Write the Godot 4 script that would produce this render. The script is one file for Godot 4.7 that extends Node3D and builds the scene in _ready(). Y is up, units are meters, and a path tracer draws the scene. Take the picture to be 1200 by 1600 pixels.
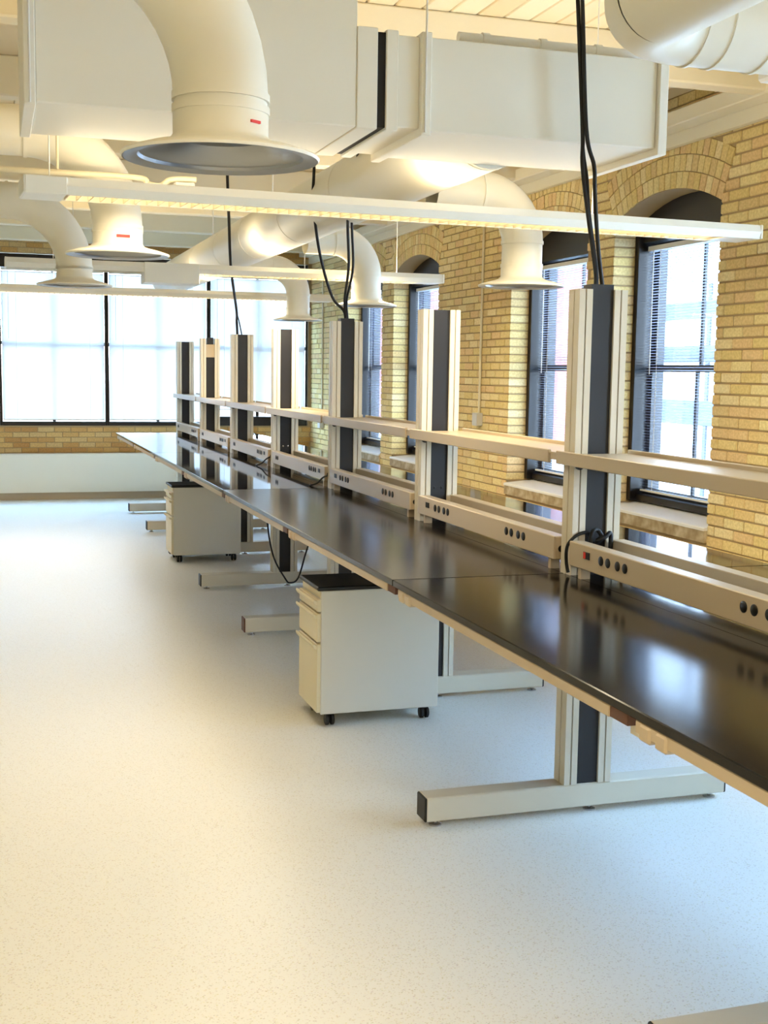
extends Node3D

# ---------------------------------------------------------------- mesh helpers
var rng := RandomNumberGenerator.new()
var used := {}
var M := {}
var X := Transform3D()
var cam: Camera3D

func rnd(a: float, b: float) -> float:
	return rng.randf_range(a, b)

func nst() -> SurfaceTool:
	var st := SurfaceTool.new()
	st.begin(Mesh.PRIMITIVE_TRIANGLES)
	return st

func vtx(st: SurfaceTool, p: Vector3, n: Vector3) -> void:
	st.set_normal((X.basis * n).normalized())
	st.add_vertex(X * p)

func tri(st: SurfaceTool, a: Vector3, b: Vector3, c: Vector3, na: Vector3, nb: Vector3, nc: Vector3) -> void:
	var n := na + nb + nc
	if (c - a).cross(b - a).dot(n) < 0.0:
		vtx(st, a, na); vtx(st, c, nc); vtx(st, b, nb)
	else:
		vtx(st, a, na); vtx(st, b, nb); vtx(st, c, nc)

func quad(st: SurfaceTool, a: Vector3, b: Vector3, c: Vector3, d: Vector3, n: Vector3) -> void:
	tri(st, a, b, c, n, n, n)
	tri(st, a, c, d, n, n, n)

func bx(st: SurfaceTool, lo: Vector3, hi: Vector3, bev := 0.0) -> void:
	var c := (lo + hi) / 2.0
	var h := (hi - lo).abs() / 2.0
	bev = minf(bev, minf(h.x, minf(h.y, h.z)) * 0.9)
	var ax := [Vector3.RIGHT, Vector3.UP, Vector3.BACK]
	for k in 3:
		var u: Vector3 = ax[(k + 1) % 3]
		var v: Vector3 = ax[(k + 2) % 3]
		var hu: float = h[(k + 1) % 3] - bev
		var hv: float = h[(k + 2) % 3] - bev
		for s in [-1.0, 1.0]:
			var n: Vector3 = ax[k] * s
			var o: Vector3 = c + n * h[k]
			quad(st, o - u * hu - v * hv, o + u * hu - v * hv, o + u * hu + v * hv, o - u * hu + v * hv, n)
	if bev <= 0.0:
		return
	for k in 3:
		var i := (k + 1) % 3
		var j := (k + 2) % 3
		var w: Vector3 = ax[k] * (h[k] - bev)
		for s in [-1.0, 1.0]:
			for t in [-1.0, 1.0]:
				var ni: Vector3 = ax[i] * s
				var nj: Vector3 = ax[j] * t
				var p: Vector3 = c + ni * h[i] + nj * (h[j] - bev)
				var q: Vector3 = c + ni * (h[i] - bev) + nj * h[j]
				quad(st, p - w, p + w, q + w, q - w, (ni + nj).normalized())
	for a in [-1.0, 1.0]:
		for b in [-1.0, 1.0]:
			for d in [-1.0, 1.0]:
				var s := Vector3(a, b, d)
				var n := s.normalized()
				var g := h - Vector3.ONE * bev
				tri(st, c + s * Vector3(h.x, g.y, g.z), c + s * Vector3(g.x, h.y, g.z), c + s * Vector3(g.x, g.y, h.z), n, n, n)

# a flat outline pulled along an axis: "xy" along z, "zy" along x, "xz" along y
func prism(st: SurfaceTool, poly: PackedVector2Array, plane: String, a: float, b: float) -> void:
	var at := func(p: Vector2, t: float) -> Vector3:
		if plane == "xy": return Vector3(p.x, p.y, t)
		if plane == "zy": return Vector3(t, p.y, p.x)
		return Vector3(p.x, t, p.y)
	var idx := Geometry2D.triangulate_polygon(poly)
	var axis: Vector3 = (at.call(Vector2.ZERO, 1.0) as Vector3)
	for k in range(0, idx.size(), 3):
		for e in [[a, -1.0], [b, 1.0]]:
			var n: Vector3 = axis * e[1] * signf(b - a)
			tri(st, at.call(poly[idx[k]], e[0]), at.call(poly[idx[k + 1]], e[0]), at.call(poly[idx[k + 2]], e[0]), n, n, n)
	var cw := Geometry2D.is_polygon_clockwise(poly)
	for k in poly.size():
		var p := poly[k]
		var q := poly[(k + 1) % poly.size()]
		var d := (q - p).normalized()
		var n2 := Vector2(-d.y, d.x) if cw else Vector2(d.y, -d.x)
		var n: Vector3 = at.call(n2, 0.0)
		quad(st, at.call(p, a), at.call(q, a), at.call(q, b), at.call(p, b), n)

func tube(st: SurfaceTool, pts: Array, r: float, sides := 12, caps := true) -> void:
	var n := pts.size()
	var t0: Vector3 = (pts[1] - pts[0]).normalized()
	var u := t0.cross(Vector3.UP)
	if u.length() < 0.1:
		u = t0.cross(Vector3.RIGHT)
	u = u.normalized()
	var rings := []
	for i in n:
		var t: Vector3 = (pts[mini(i + 1, n - 1)] - pts[maxi(i - 1, 0)]).normalized()
		u = (u - t * u.dot(t)).normalized()
		var v := t.cross(u)
		var ring := []
		for k in sides:
			var a := TAU * k / sides
			ring.append(u * cos(a) + v * sin(a))
		rings.append(ring)
	for i in n - 1:
		for k in sides:
			var l := (k + 1) % sides
			var a: Vector3 = rings[i][k]; var b: Vector3 = rings[i][l]; var c: Vector3 = rings[i + 1][l]; var d: Vector3 = rings[i + 1][k]
			tri(st, pts[i] + a * r, pts[i] + b * r, pts[i + 1] + c * r, a, b, c)
			tri(st, pts[i] + a * r, pts[i + 1] + c * r, pts[i + 1] + d * r, a, c, d)
	if caps:
		for e in [0, n - 1]:
			var t: Vector3 = (pts[1] - pts[0]).normalized() * -1.0 if e == 0 else (pts[n - 1] - pts[n - 2]).normalized()
			for k in range(1, sides - 1):
				tri(st, pts[e] + rings[e][0] * r, pts[e] + rings[e][k] * r, pts[e] + rings[e][k + 1] * r, t, t, t)

# a profile of Vector2(radius, height) turned about y
func lathe(st: SurfaceTool, prof: Array, at: Vector3, sides := 32, inward := false) -> void:
	var seg := []
	for i in prof.size() - 1:
		var d: Vector2 = (prof[i + 1] - prof[i]).normalized()
		seg.append(Vector2(d.y, -d.x) * (-1.0 if inward else 1.0))
	for i in seg.size():
		var n0: Vector2 = seg[i]
		var n1: Vector2 = seg[i]
		if i > 0 and seg[i - 1].dot(seg[i]) > 0.75: n0 = (seg[i - 1] + seg[i]).normalized()
		if i < seg.size() - 1 and seg[i + 1].dot(seg[i]) > 0.75: n1 = (seg[i + 1] + seg[i]).normalized()
		for k in sides:
			var a := TAU * k / sides
			var b := TAU * (k + 1) / sides
			var ea := Vector3(cos(a), 0, sin(a))
			var eb := Vector3(cos(b), 0, sin(b))
			var p: Vector2 = prof[i]
			var q: Vector2 = prof[i + 1]
			var up := Vector3.UP
			var A: Vector3 = at + ea * p.x + up * p.y
			var B: Vector3 = at + eb * p.x + up * p.y
			var C: Vector3 = at + eb * q.x + up * q.y
			var D: Vector3 = at + ea * q.x + up * q.y
			var nA := ea * n0.x + up * n0.y
			var nB := eb * n0.x + up * n0.y
			var nC := eb * n1.x + up * n1.y
			var nD := ea * n1.x + up * n1.y
			if p.x > 1e-5: tri(st, A, B, C, nA, nB, nC)
			if q.x > 1e-5: tri(st, A, C, D, nA, nC, nD)

func curve(pts: Array, steps := 8) -> Array:
	var out := []
	var n := pts.size()
	for i in n - 1:
		var a: Vector3 = pts[maxi(i - 1, 0)]; var b: Vector3 = pts[i]; var c: Vector3 = pts[i + 1]; var d: Vector3 = pts[mini(i + 2, n - 1)]
		for k in steps:
			out.append(b.cubic_interpolate(c, a, d, float(k) / steps))
	out.append(pts[n - 1])
	return out

# ---------------------------------------------------------------- naming
func numbered(n: String, parent: Node) -> String:
	var key := "%d/%s" % [parent.get_instance_id(), n]
	var k: int = used.get(key, 0)
	used[key] = k + 1
	return n if k == 0 else "%s_%03d" % [n, k]

func put(o: Node3D, called: String, parent: Node = self) -> Node3D:
	o.name = numbered(called, parent)
	parent.add_child(o, true)
	return o

func mi(mesh: Mesh, called: String, m: Material, parent: Node = self) -> MeshInstance3D:
	var o := MeshInstance3D.new()
	o.mesh = mesh
	o.material_override = m
	o.cast_shadow = GeometryInstance3D.SHADOW_CASTING_SETTING_ON
	put(o, called, parent)
	return o

func obj(st: SurfaceTool, called: String, m: Material, parent: Node = self) -> MeshInstance3D:
	return mi(st.commit(), called, m, parent)

func tag(o: Node, label: String, category: String, group := "") -> Node:
	o.set_meta("label", label)
	o.set_meta("category", category)
	if group != "": o.set_meta("group", group)
	return o

func thing(called: String, label: String, category: String, at := Vector3.ZERO, group := "") -> Node3D:
	var o := Node3D.new()
	o.position = at
	put(o, called)
	tag(o, label, category, group)
	return o

func struct(o: Node) -> Node:
	o.set_meta("kind", "structure")
	return o

func stuff(o: Node) -> Node:
	o.set_meta("kind", "stuff")
	return o

func node(called: String, at := Vector3.ZERO, parent: Node = self) -> Node3D:
	var o := Node3D.new()
	o.position = at
	put(o, called, parent)
	return o

# ---------------------------------------------------------------- materials
func mat(c: Color, rough := 0.6, metal := 0.0, spec := 0.5) -> StandardMaterial3D:
	var m := StandardMaterial3D.new()
	m.albedo_color = c
	m.roughness = rough
	m.metallic = metal
	m.metallic_specular = spec
	return m

func noise_tex(freq: float, lo: Color, hi: Color, seed_ := 1, size := 512, bump := false, octaves := 4) -> NoiseTexture2D:
	var f := FastNoiseLite.new()
	f.seed = seed_
	f.frequency = freq
	f.fractal_octaves = octaves
	var t := NoiseTexture2D.new()
	t.noise = f
	t.width = size; t.height = size
	t.seamless = true
	if bump:
		t.as_normal_map = true
		t.bump_strength = 2.0
	else:
		var g := Gradient.new()
		g.set_color(0, lo); g.set_color(1, hi)
		t.color_ramp = g
	return t

func tripl(m: StandardMaterial3D, scale_: float) -> void:
	m.uv1_triplanar = true
	m.uv1_world_triplanar = true
	m.uv1_scale = Vector3.ONE * scale_

func materials() -> void:
	M.cream = mat(Color(0.85, 0.81, 0.72), 0.38)
	M.beige = mat(Color(0.76, 0.69, 0.58), 0.32)
	M.cream_dark = mat(Color(0.76, 0.68, 0.56), 0.4)
	M.brown = mat(Color(0.38, 0.24, 0.17), 0.55)
	M.black_panel = mat(Color(0.075, 0.07, 0.085), 0.5)
	M.black = mat(Color(0.025, 0.025, 0.028), 0.45)
	M.rubber = mat(Color(0.03, 0.03, 0.032), 0.6)
	M.top_satin = mat(Color(0.06, 0.05, 0.05), 0.14, 0.0, 0.36)
	M.top_matte = mat(Color(0.07, 0.055, 0.052), 0.185, 0.0, 0.36)
	M.top_gloss = mat(Color(0.05, 0.045, 0.05), 0.05, 0.0, 0.45)
	var tn := noise_tex(0.05, Color(0.75, 0.75, 0.75), Color(1, 1, 1), 5, 256)
	M.top_satin.albedo_texture = tn
	tripl(M.top_satin, 3.0)
	M.chrome = mat(Color(0.8, 0.8, 0.82), 0.18, 1.0)
	M.galv = mat(Color(0.62, 0.63, 0.64), 0.32, 0.9)
	M.duct = mat(Color(0.95, 0.93, 0.87), 0.5)
	M.duct_round = mat(Color(0.92, 0.9, 0.83), 0.42)
	M.gasket = mat(Color(0.05, 0.045, 0.06), 0.7)
	M.white = mat(Color(0.92, 0.91, 0.88), 0.45)
	M.fixture = mat(Color(0.92, 0.91, 0.86), 0.4)
	M.red = mat(Color(0.85, 0.22, 0.18), 0.6)
	M.ped = mat(Color(0.84, 0.82, 0.76), 0.42)
	M.ped_front = mat(Color(0.87, 0.82, 0.68), 0.42)
	M.heater = mat(Color(0.93, 0.91, 0.84), 0.45)
	M.conduit = mat(Color(0.88, 0.84, 0.72), 0.4)
	M.galv_box = mat(Color(0.8, 0.79, 0.76), 0.45)
	M.beam = mat(Color(0.92, 0.89, 0.8), 0.6)
	M.joist = mat(Color(0.91, 0.87, 0.76), 0.65)
	M.plank = []
	for k in 4:
		var pm := mat(Color(0.93, 0.89, 0.79).lerp(Color(0.86, 0.74, 0.54), k * 0.12), 0.7)
		M.plank.append(pm)
	M.frame = mat(Color(0.06, 0.042, 0.045), 0.38)
	M.stone = mat(Color(0.8, 0.74, 0.62), 0.75)
	var sn := noise_tex(0.02, Color(0.72, 0.66, 0.55), Color(1, 1, 1), 11, 256)
	M.stone.albedo_texture = sn
	tripl(M.stone, 1.4)
	M.plaster = mat(Color(0.9, 0.85, 0.72), 0.8)
	# floor: pale vinyl sheet with fine speckle
	M.floor = mat(Color(0.95, 0.94, 0.9), 0.34, 0.0, 0.4)
	var img := Image.create(512, 512, false, Image.FORMAT_RGB8)
	img.fill(Color(0.97, 0.97, 0.97))
	for k in 9000:
		var g := rnd(0.84, 0.95)
		img.fill_rect(Rect2i(rng.randi_range(0, 510), rng.randi_range(0, 510), rng.randi_range(1, 3), rng.randi_range(1, 2)), Color(g, g * rnd(0.95, 1.0), g * rnd(0.86, 1.0)))
	M.floor.albedo_texture = ImageTexture.create_from_image(img)
	tripl(M.floor, 1.1)
	# bricks
	M.mortar = mat(Color(0.68, 0.58, 0.42), 0.9)
	M.brick = []
	var bn := noise_tex(0.03, Color(0.88, 0.86, 0.82), Color(1, 1, 1), 21, 512)
	var tones := [Color(0.96, 0.88, 0.64), Color(0.97, 0.9, 0.67), Color(0.94, 0.85, 0.59), Color(0.96, 0.87, 0.62), Color(0.93, 0.83, 0.61), Color(0.98, 0.91, 0.71), Color(0.95, 0.84, 0.6), Color(0.95, 0.83, 0.62)]
	for c in tones:
		var b := mat(c, 0.85, 0.0, 0.3)
		b.albedo_texture = bn
		tripl(b, 2.6)
		M.brick.append(b)
	M.brick_mass = mat(Color.WHITE, 0.85, 0.0, 0.3)
	M.brick_mass.vertex_color_use_as_albedo = true
	M.brick_mass.albedo_texture = bn
	tripl(M.brick_mass, 2.6)
	M.tones = tones
	M.brick_far = []
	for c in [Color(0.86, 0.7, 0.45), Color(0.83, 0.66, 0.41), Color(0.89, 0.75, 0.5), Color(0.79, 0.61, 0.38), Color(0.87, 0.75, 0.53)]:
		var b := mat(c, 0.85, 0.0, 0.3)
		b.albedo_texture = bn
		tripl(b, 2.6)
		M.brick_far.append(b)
	# glass, blinds
	M.glass = mat(Color(0.2, 0.25, 0.3, 0.03), 0.03)
	M.glass.transparency = BaseMaterial3D.TRANSPARENCY_ALPHA
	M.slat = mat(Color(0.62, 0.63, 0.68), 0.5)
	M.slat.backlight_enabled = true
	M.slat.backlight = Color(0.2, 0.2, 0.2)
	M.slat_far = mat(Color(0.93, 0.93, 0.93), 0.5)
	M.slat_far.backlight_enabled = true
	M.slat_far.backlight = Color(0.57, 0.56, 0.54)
	M.lamp = mat(Color(1, 0.95, 0.85), 0.5)
	M.lamp.emission_enabled = true
	M.lamp.emission = Color(1.0, 0.9, 0.7)
	M.lamp.emission_energy_multiplier = 4.0
	M.louver = mat(Color(0.9, 0.86, 0.76), 0.3)
	M.street = mat(Color(0.75, 0.75, 0.74), 0.9)
	M.facade_white = mat(Color(0.92, 0.92, 0.92), 0.8)
	M.facade_band = mat(Color(0.22, 0.23, 0.27), 0.7)
	M.facade_red = mat(Color(0.5, 0.24, 0.19), 0.85)
	M.facade_glass = mat(Color(0.35, 0.4, 0.5), 0.1)

# ---------------------------------------------------------------- measures
const BAY := 1.829
const Z1 := -4.408
const TOP := 0.993
const POST := 2.125
const WALL := 2.2
const FAR := -17.3
const CEIL := 3.64
const WY_SILL := 0.82
const WY_SPRING := 2.89
const RISE := 0.152
const RING := 0.33
var wins := [[-6.88, -8.28], [-8.70, -10.16], [-12.01, -13.50], [-13.92, -15.40], [-5.05, -3.6], [-3.2, -1.75], [0.1, 1.6]]

func pz(i: int) -> float:
	return Z1 - (i - 1) * BAY

func _ready() -> void:
	rng.seed = 20240611
	# ---- camera
	cam = Camera3D.new()
	cam.name = "camera"
	var yaw := deg_to_rad(17.7126)
	var pit := deg_to_rad(6.503)
	var rol := deg_to_rad(0.8545)
	var F := Vector3(sin(yaw) * cos(pit), -sin(pit), -cos(yaw) * cos(pit))
	var R := Vector3(cos(yaw), 0, sin(yaw))
	var U := R.cross(F)
	var R2 := R * cos(rol) + U * sin(rol)
	var U2 := U * cos(rol) - R * sin(rol)
	cam.transform = Transform3D(Basis(R2, U2, -F), Vector3(-2.197, 1.791, 0))
	cam.fov = rad_to_deg(2.0 * atan(800.0 / 1922.2))
	cam.near = 0.05
	cam.far = 300.0
	add_child(cam)
	cam.current = true
	# ---- sky, sun, exposure
	var sky := ProceduralSkyMaterial.new()
	sky.sky_top_color = Color(0.6, 0.78, 0.97)
	sky.sky_horizon_color = Color(0.9, 0.96, 0.99)
	sky.ground_horizon_color = Color(0.8, 0.8, 0.8)
	sky.ground_bottom_color = Color(0.6, 0.6, 0.6)
	sky.sky_energy_multiplier = 3.3
	sky.ground_energy_multiplier = 1.6
	var env := Environment.new()
	env.background_mode = Environment.BG_SKY
	env.sky = Sky.new()
	env.sky.sky_material = sky
	env.tonemap_mode = Environment.TONE_MAPPER_LINEAR
	env.tonemap_exposure = 1.85
	env.sdfgi_enabled = true
	env.ssao_enabled = true
	env.ssil_enabled = true
	var we := WorldEnvironment.new()
	we.name = "world_environment"
	we.environment = env
	add_child(we)
	var sun := DirectionalLight3D.new()
	sun.name = "sun"
	sun.light_energy = 1.6
	sun.light_color = Color(1.0, 0.95, 0.86)
	sun.light_angular_distance = 0.6
	sun.shadow_enabled = true
	sun.look_at_from_position(Vector3(0.45, 0.87, 0.17) * 20.0, Vector3.ZERO, Vector3.UP)
	add_child(sun)
	materials()
	shell()
	right_wall()
	far_wall()
	windows()
	outside()
	ducts()
	lamps()
	bench()
	cabinets()
	cables()
	small_things()

# a lamp's face and the area light just in front of it
func area(parent: Node, c: Vector3, size: Vector2, up: bool, energy: float, col: Color) -> void:
	var l := AreaLight3D.new()
	l.name = "uplight" if up else "downlight"
	l.area_size = size
	l.light_energy = energy
	l.light_color = col
	l.shadow_enabled = true
	l.rotation = Vector3(PI / 2 if up else -PI / 2, 0, 0)
	l.position = c
	l.set("area_range", 30.0)
	l.set("area_attenuation", 2.0)
	parent.add_child(l, true)

# ---------------------------------------------------------------- shell
func shell() -> void:
	var st := nst()
	bx(st, Vector3(-7.2, -0.25, FAR - 0.5), Vector3(2.9, 0, 4.2))
	struct(obj(st, "floor", M.floor))
	st = nst()
	bx(st, Vector3(-7.2, CEIL + 0.03, FAR - 0.5), Vector3(2.9, CEIL + 0.35, 4.2))
	var ce := obj(st, "ceiling", M.plaster)
	struct(ce)
	# deck boards running along the room, between cross joists
	var k := 0
	var x := -7.1
	while x < 2.15:
		st = nst()
		bx(st, Vector3(x, CEIL, FAR), Vector3(minf(x + 0.145, 2.2), CEIL + 0.03, 4.0), 0.006)
		obj(st, "plank", M.plank[rng.randi_range(0, 3)], ce)
		x += 0.15
	var z := 2.5
	while z > FAR + 0.3:
		st = nst()
		bx(st, Vector3(-7.1, CEIL - 0.24, z - 0.07), Vector3(WALL, CEIL - 0.001, z + 0.07), 0.01)
		obj(st, "joist", M.joist, ce)
		z -= 1.75
	st = nst()
	bx(st, Vector3(2.0, 3.385, FAR + 0.02), Vector3(2.19, 3.48, 4.0), 0.006)
	bx(st, Vector3(2.14, 3.30, FAR + 0.02), Vector3(2.188, 3.386, 4.0), 0.003)
	struct(obj(st, "trim_1", M.beam))
	st = nst()
	bx(st, Vector3(-7.2, 0, FAR - 0.4), Vector3(-6.9, CEIL + 0.03, 4.2))
	struct(obj(st, "wall_left", M.plaster))
	st = nst()
	bx(st, Vector3(-6.9, 0, 3.9), Vector3(WALL, CEIL + 0.03, 4.2))
	struct(obj(st, "wall_near", M.plaster))

func arch_c(w: Array) -> Array:
	var half: float = absf(w[0] - w[1]) / 2.0
	var r := (half * half + RISE * RISE) / (2.0 * RISE)
	return [(w[0] + w[1]) / 2.0, WY_SPRING + RISE - r, r, asin(half / r), half]

# z intervals of a course that are free of window and arch
func free_spans(y: float, z0: float, z1: float) -> Array:
	var cuts := []
	for w in wins:
		var a := arch_c(w)
		var ro: float = a[2] + RING
		if y < WY_SILL - 0.1: continue
		if y <= WY_SPRING:
			cuts.append([a[0] - a[4], a[0] + a[4]])
			# skewback of the ring starts at the spring
		else:
			var dy: float = y - a[1]
			if dy > ro: continue
			var hz := sqrt(ro * ro - dy * dy)
			hz = minf(hz, dy * tan(a[3]))
			cuts.append([a[0] - hz, a[0] + hz])
	cuts.sort_custom(func(p, q): return p[0] < q[0])
	var out := []
	var z := z0
	for c in cuts:
		if c[1] < z0 or c[0] > z1: continue
		if c[0] > z: out.append([z, c[0], c[0], z])
		z = maxf(z, c[1])
	if z < z1: out.append([z, z1])
	return out

func on_screen(p: Vector3) -> bool:
	var q := cam.transform.affine_inverse() * p
	if q.z > -0.1: return false
	var u := -q.x / q.z * 1922.2
	var v := -q.y / q.z * 1922.2
	return absf(u) < 615.0 and absf(v) < 815.0

func right_wall() -> void:
	var st := nst()
	var x0 := WALL
	var x1 := WALL + 0.42
	# backing wall with true openings
	var zs := [FAR - 0.4]
	var order := wins.duplicate()
	order.sort_custom(func(a, b): return minf(a[0], a[1]) < minf(b[0], b[1]))
	for w in order:
		zs.append(minf(w[0], w[1])); zs.append(maxf(w[0], w[1]))
	zs.append(4.2)
	for k in range(0, zs.size(), 2):
		bx(st, Vector3(x0, 0, zs[k]), Vector3(x1, CEIL + 0.03, zs[k + 1]))
	for w in order:
		var a := arch_c(w)
		bx(st, Vector3(x0, 0, a[0] - a[4]), Vector3(x1, WY_SILL - 0.1, a[0] + a[4]))
		var poly := PackedVector2Array()
		poly.append(Vector2(a[0] - a[4], CEIL + 0.03))
		for k in 13:
			var t: float = -a[3] + 2.0 * a[3] * k / 12.0
			poly.append(Vector2(a[0] + a[2] * sin(t), a[1] + a[2] * cos(t)))
		poly.append(Vector2(a[0] + a[4], CEIL + 0.03))
		prism(st, poly, "zy", x0, x1)
	var wall := obj(st, "wall_right", M.mortar)
	struct(wall)
	# bricks: list of [distance, lo, hi]
	var list := []
	var pitch := 0.070
	var row := 0
	var y := 0.0
	while y < CEIL - 0.01:
		var spans := free_spans(y + 0.032, FAR, 3.9)
		var off := (0.108 if row % 2 == 1 else 0.0)
		for s in spans:
			var z: float = floor((s[0] - off) / 0.216) * 0.216 + off
			while z < s[1]:
				var a: float = maxf(z + 0.005, s[0])
				var b: float = minf(z + 0.211, s[1])
				if z + 0.216 - s[0] >= 0.06 and a - s[0] < 0.062: a = s[0]
				if s[1] - b < 0.062: b = s[1]
				if b - a >= 0.06 or (a == s[0] and b == s[1]):
					var lo := Vector3(x0 - 0.009 + rnd(-0.0025, 0.0025), y + 0.005, a)
					var hi := Vector3(x0 + 0.03, y + pitch - 0.006, b)
					# bricks that close a jamb return into the reveal
					if y > WY_SILL and y < WY_SPRING:
						if absf(b - s[1]) < 1e-4 and s[1] < 3.8:
							hi.z += 0.006; hi.x = x0 + 0.17
						if absf(a - s[0]) < 1e-4 and s[0] > FAR + 0.01:
							lo.z -= 0.006; hi.x = x0 + 0.17
					list.append([lo, hi])
				z += 0.216
		y += pitch
		row += 1
	# split into the 300 nearest in view (parts) and the rest (one mass)
	var near := []
	var rest := []
	for e in list:
		var c: Vector3 = (e[0] + e[1]) / 2.0
		if on_screen(c) and c.y > 0.75 and c.y < 3.4:
			near.append([c.distance_to(cam.position), e])
		else:
			rest.append(e)
	near.sort_custom(func(p, q): return p[0] < q[0])
	# arch stones: three rings of bricks on edge over every opening
	var vous := []
	for w in wins:
		var a := arch_c(w)
		for ring in 3:
			var r0: float = a[2] + ring * 0.11 + 0.003
			var r1: float = a[2] + (ring + 1) * 0.11 - 0.004
			var n := int(round(2.0 * a[3] * (r0 + r1) / 2.0 / 0.074))
			for k in n:
				var t0: float = -a[3] + 2.0 * a[3] * k / n + 0.004 / r0
				var t1: float = -a[3] + 2.0 * a[3] * (k + 1) / n - 0.004 / r0
				var q := PackedVector2Array([Vector2(a[0] + r0 * sin(t0), a[1] + r0 * cos(t0)), Vector2(a[0] + r0 * sin(t1), a[1] + r0 * cos(t1)), Vector2(a[0] + r1 * sin(t1), a[1] + r1 * cos(t1)), Vector2(a[0] + r1 * sin(t0), a[1] + r1 * cos(t0))])
				vous.append([q, a[0], x0 - 0.011 + rnd(-0.002, 0.002), x0 + (0.17 if ring == 0 else 0.03)])
	var massed := nst()
	var pieces := 0
	for v in vous:
		if v[1] < -6.5 and v[1] > -11.0:
			st = nst()
			prism(st, v[0], "zy", v[2], v[3])
			obj(st, "arch_brick", M.brick[rng.randi_range(0, 7)], wall)
			pieces += 1
		else:
			massed.set_color((M.tones[rng.randi_range(0, 7)] as Color).srgb_to_linear())
			prism(massed, v[0], "zy", v[2], v[3])
	for k in near.size():
		var e: Array = near[k][1]
		if k < 300:
			st = nst()
			bx(st, e[0], e[1], 0.005)
			obj(st, "brick", M.brick[rng.randi_range(0, 7)], wall)
		else:
			rest.append(e)
	for e in rest:
		massed.set_color((M.tones[rng.randi_range(0, 7)] as Color).srgb_to_linear())
		bx(massed, e[0], e[1])
	stuff(obj(massed, "brickwork", M.brick_mass, wall))
	# stone sills
	for w in wins:
		var a := arch_c(w)
		st = nst()
		var p := PackedVector2Array([Vector2(x0 - 0.025, WY_SILL - 0.1), Vector2(x0 - 0.025, WY_SILL - 0.022), Vector2(x0 + 0.42, WY_SILL + 0.02), Vector2(x0 + 0.42, WY_SILL - 0.1)])
		prism(st, p, "xy", a[0] - a[4] - 0.0, a[0] + a[4] + 0.0)
		var sl := obj(st, "window_sill", M.stone, wall)
		st = nst()
		prism(st, PackedVector2Array([Vector2(x0 - 0.03, WY_SILL - 0.022), Vector2(x0 - 0.03, WY_SILL - 0.006), Vector2(x0 - 0.022, WY_SILL), Vector2(x0 + 0.42, WY_SILL + 0.04), Vector2(x0 + 0.42, WY_SILL + 0.02)]), "xy", a[0] - a[4], a[0] + a[4])
		obj(st, "sill_cap", M.white, sl)

func far_wall() -> void:
	var st := nst()
	var xa := -7.2
	var xb := 2.15
	bx(st, Vector3(xa, 0, FAR - 0.4), Vector3(2.2, 1.0, FAR))
	bx(st, Vector3(xa, 3.29, FAR - 0.4), Vector3(2.2, CEIL + 0.03, FAR))
	bx(st, Vector3(xa, 1.0, FAR - 0.4), Vector3(-5.0, 3.29, FAR))
	bx(st, Vector3(xb, 1.0, FAR - 0.4), Vector3(2.2, 3.29, FAR))
	var wall := obj(st, "wall_far", M.mortar)
	struct(wall)
	var mass := nst()
	var y := 0.0
	var row := 0
	while y < CEIL - 0.02:
		var x := -6.9 + (0.108 if row % 2 == 1 else 0.0)
		while x < 2.2:
			var a := x + 0.004
			var b := minf(x + 0.212, 2.195)
			var open := y > 0.98 and y < 3.27 and b > -5.0
			if not open and b - a > 0.03:
				var lo := Vector3(a, y + 0.004, FAR - 0.02)
				var hi := Vector3(b, y + 0.066, FAR + 0.009 + rnd(-0.002, 0.002))
				if y > 0.58 and y < 0.98 and x > -2.3 and x < 1.7:
					st = nst()
					bx(st, lo, hi, 0.004)
					obj(st, "brick", M.brick_far[rng.randi_range(0, 4)], wall)
				else:
					mass.set_color((M.brick_far[rng.randi_range(0, 4)] as StandardMaterial3D).albedo_color.srgb_to_linear())
					bx(mass, lo, hi)
			x += 0.216
		y += 0.070
		row += 1
	stuff(obj(mass, "brickwork", M.brick_mass, wall))

# ---------------------------------------------------------------- windows and blinds
func blind(label: String, at: Vector3, width: float, top: float, bottom: float, turn: float, tilt: float, pitch: float, m: Material, group: String) -> void:
	var o := thing("window_blind", label, "blind", at, group)
	o.rotation.y = turn       # local x runs along the blind, local +z faces the room
	var st := nst()
	bx(st, Vector3(-width / 2, top, -0.02), Vector3(width / 2, top + 0.035, 0.02), 0.003)
	obj(st, "head_rail", M.white, o)
	st = nst()
	bx(st, Vector3(-width / 2, bottom, -0.014), Vector3(width / 2, bottom + 0.014, 0.014), 0.003)
	obj(st, "bottom_rail", M.white, o)
	st = nst()
	var y := bottom + 0.02
	while y < top:
		X = Transform3D(Basis(Vector3.RIGHT, tilt), Vector3(0, y, 0))
		bx(st, Vector3(-width / 2, -0.0003, -0.0125), Vector3(width / 2, 0.0003, 0.0125))
		y += pitch
	X = Transform3D()
	stuff(obj(st, "slats", m, o))
	for s in [-0.36, 0.36]:
		st = nst()
		bx(st, Vector3(s * width - 0.003, bottom, 0.0135), Vector3(s * width + 0.003, top, 0.0145))
		obj(st, "ladder_cord", M.white, o)
	st = nst()
	tube(st, [Vector3(-width / 2 + 0.09, top, 0.022), Vector3(-width / 2 + 0.09, top - 0.9, 0.022)], 0.004, 6)
	obj(st, "tilt_wand", M.white, o)

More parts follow.
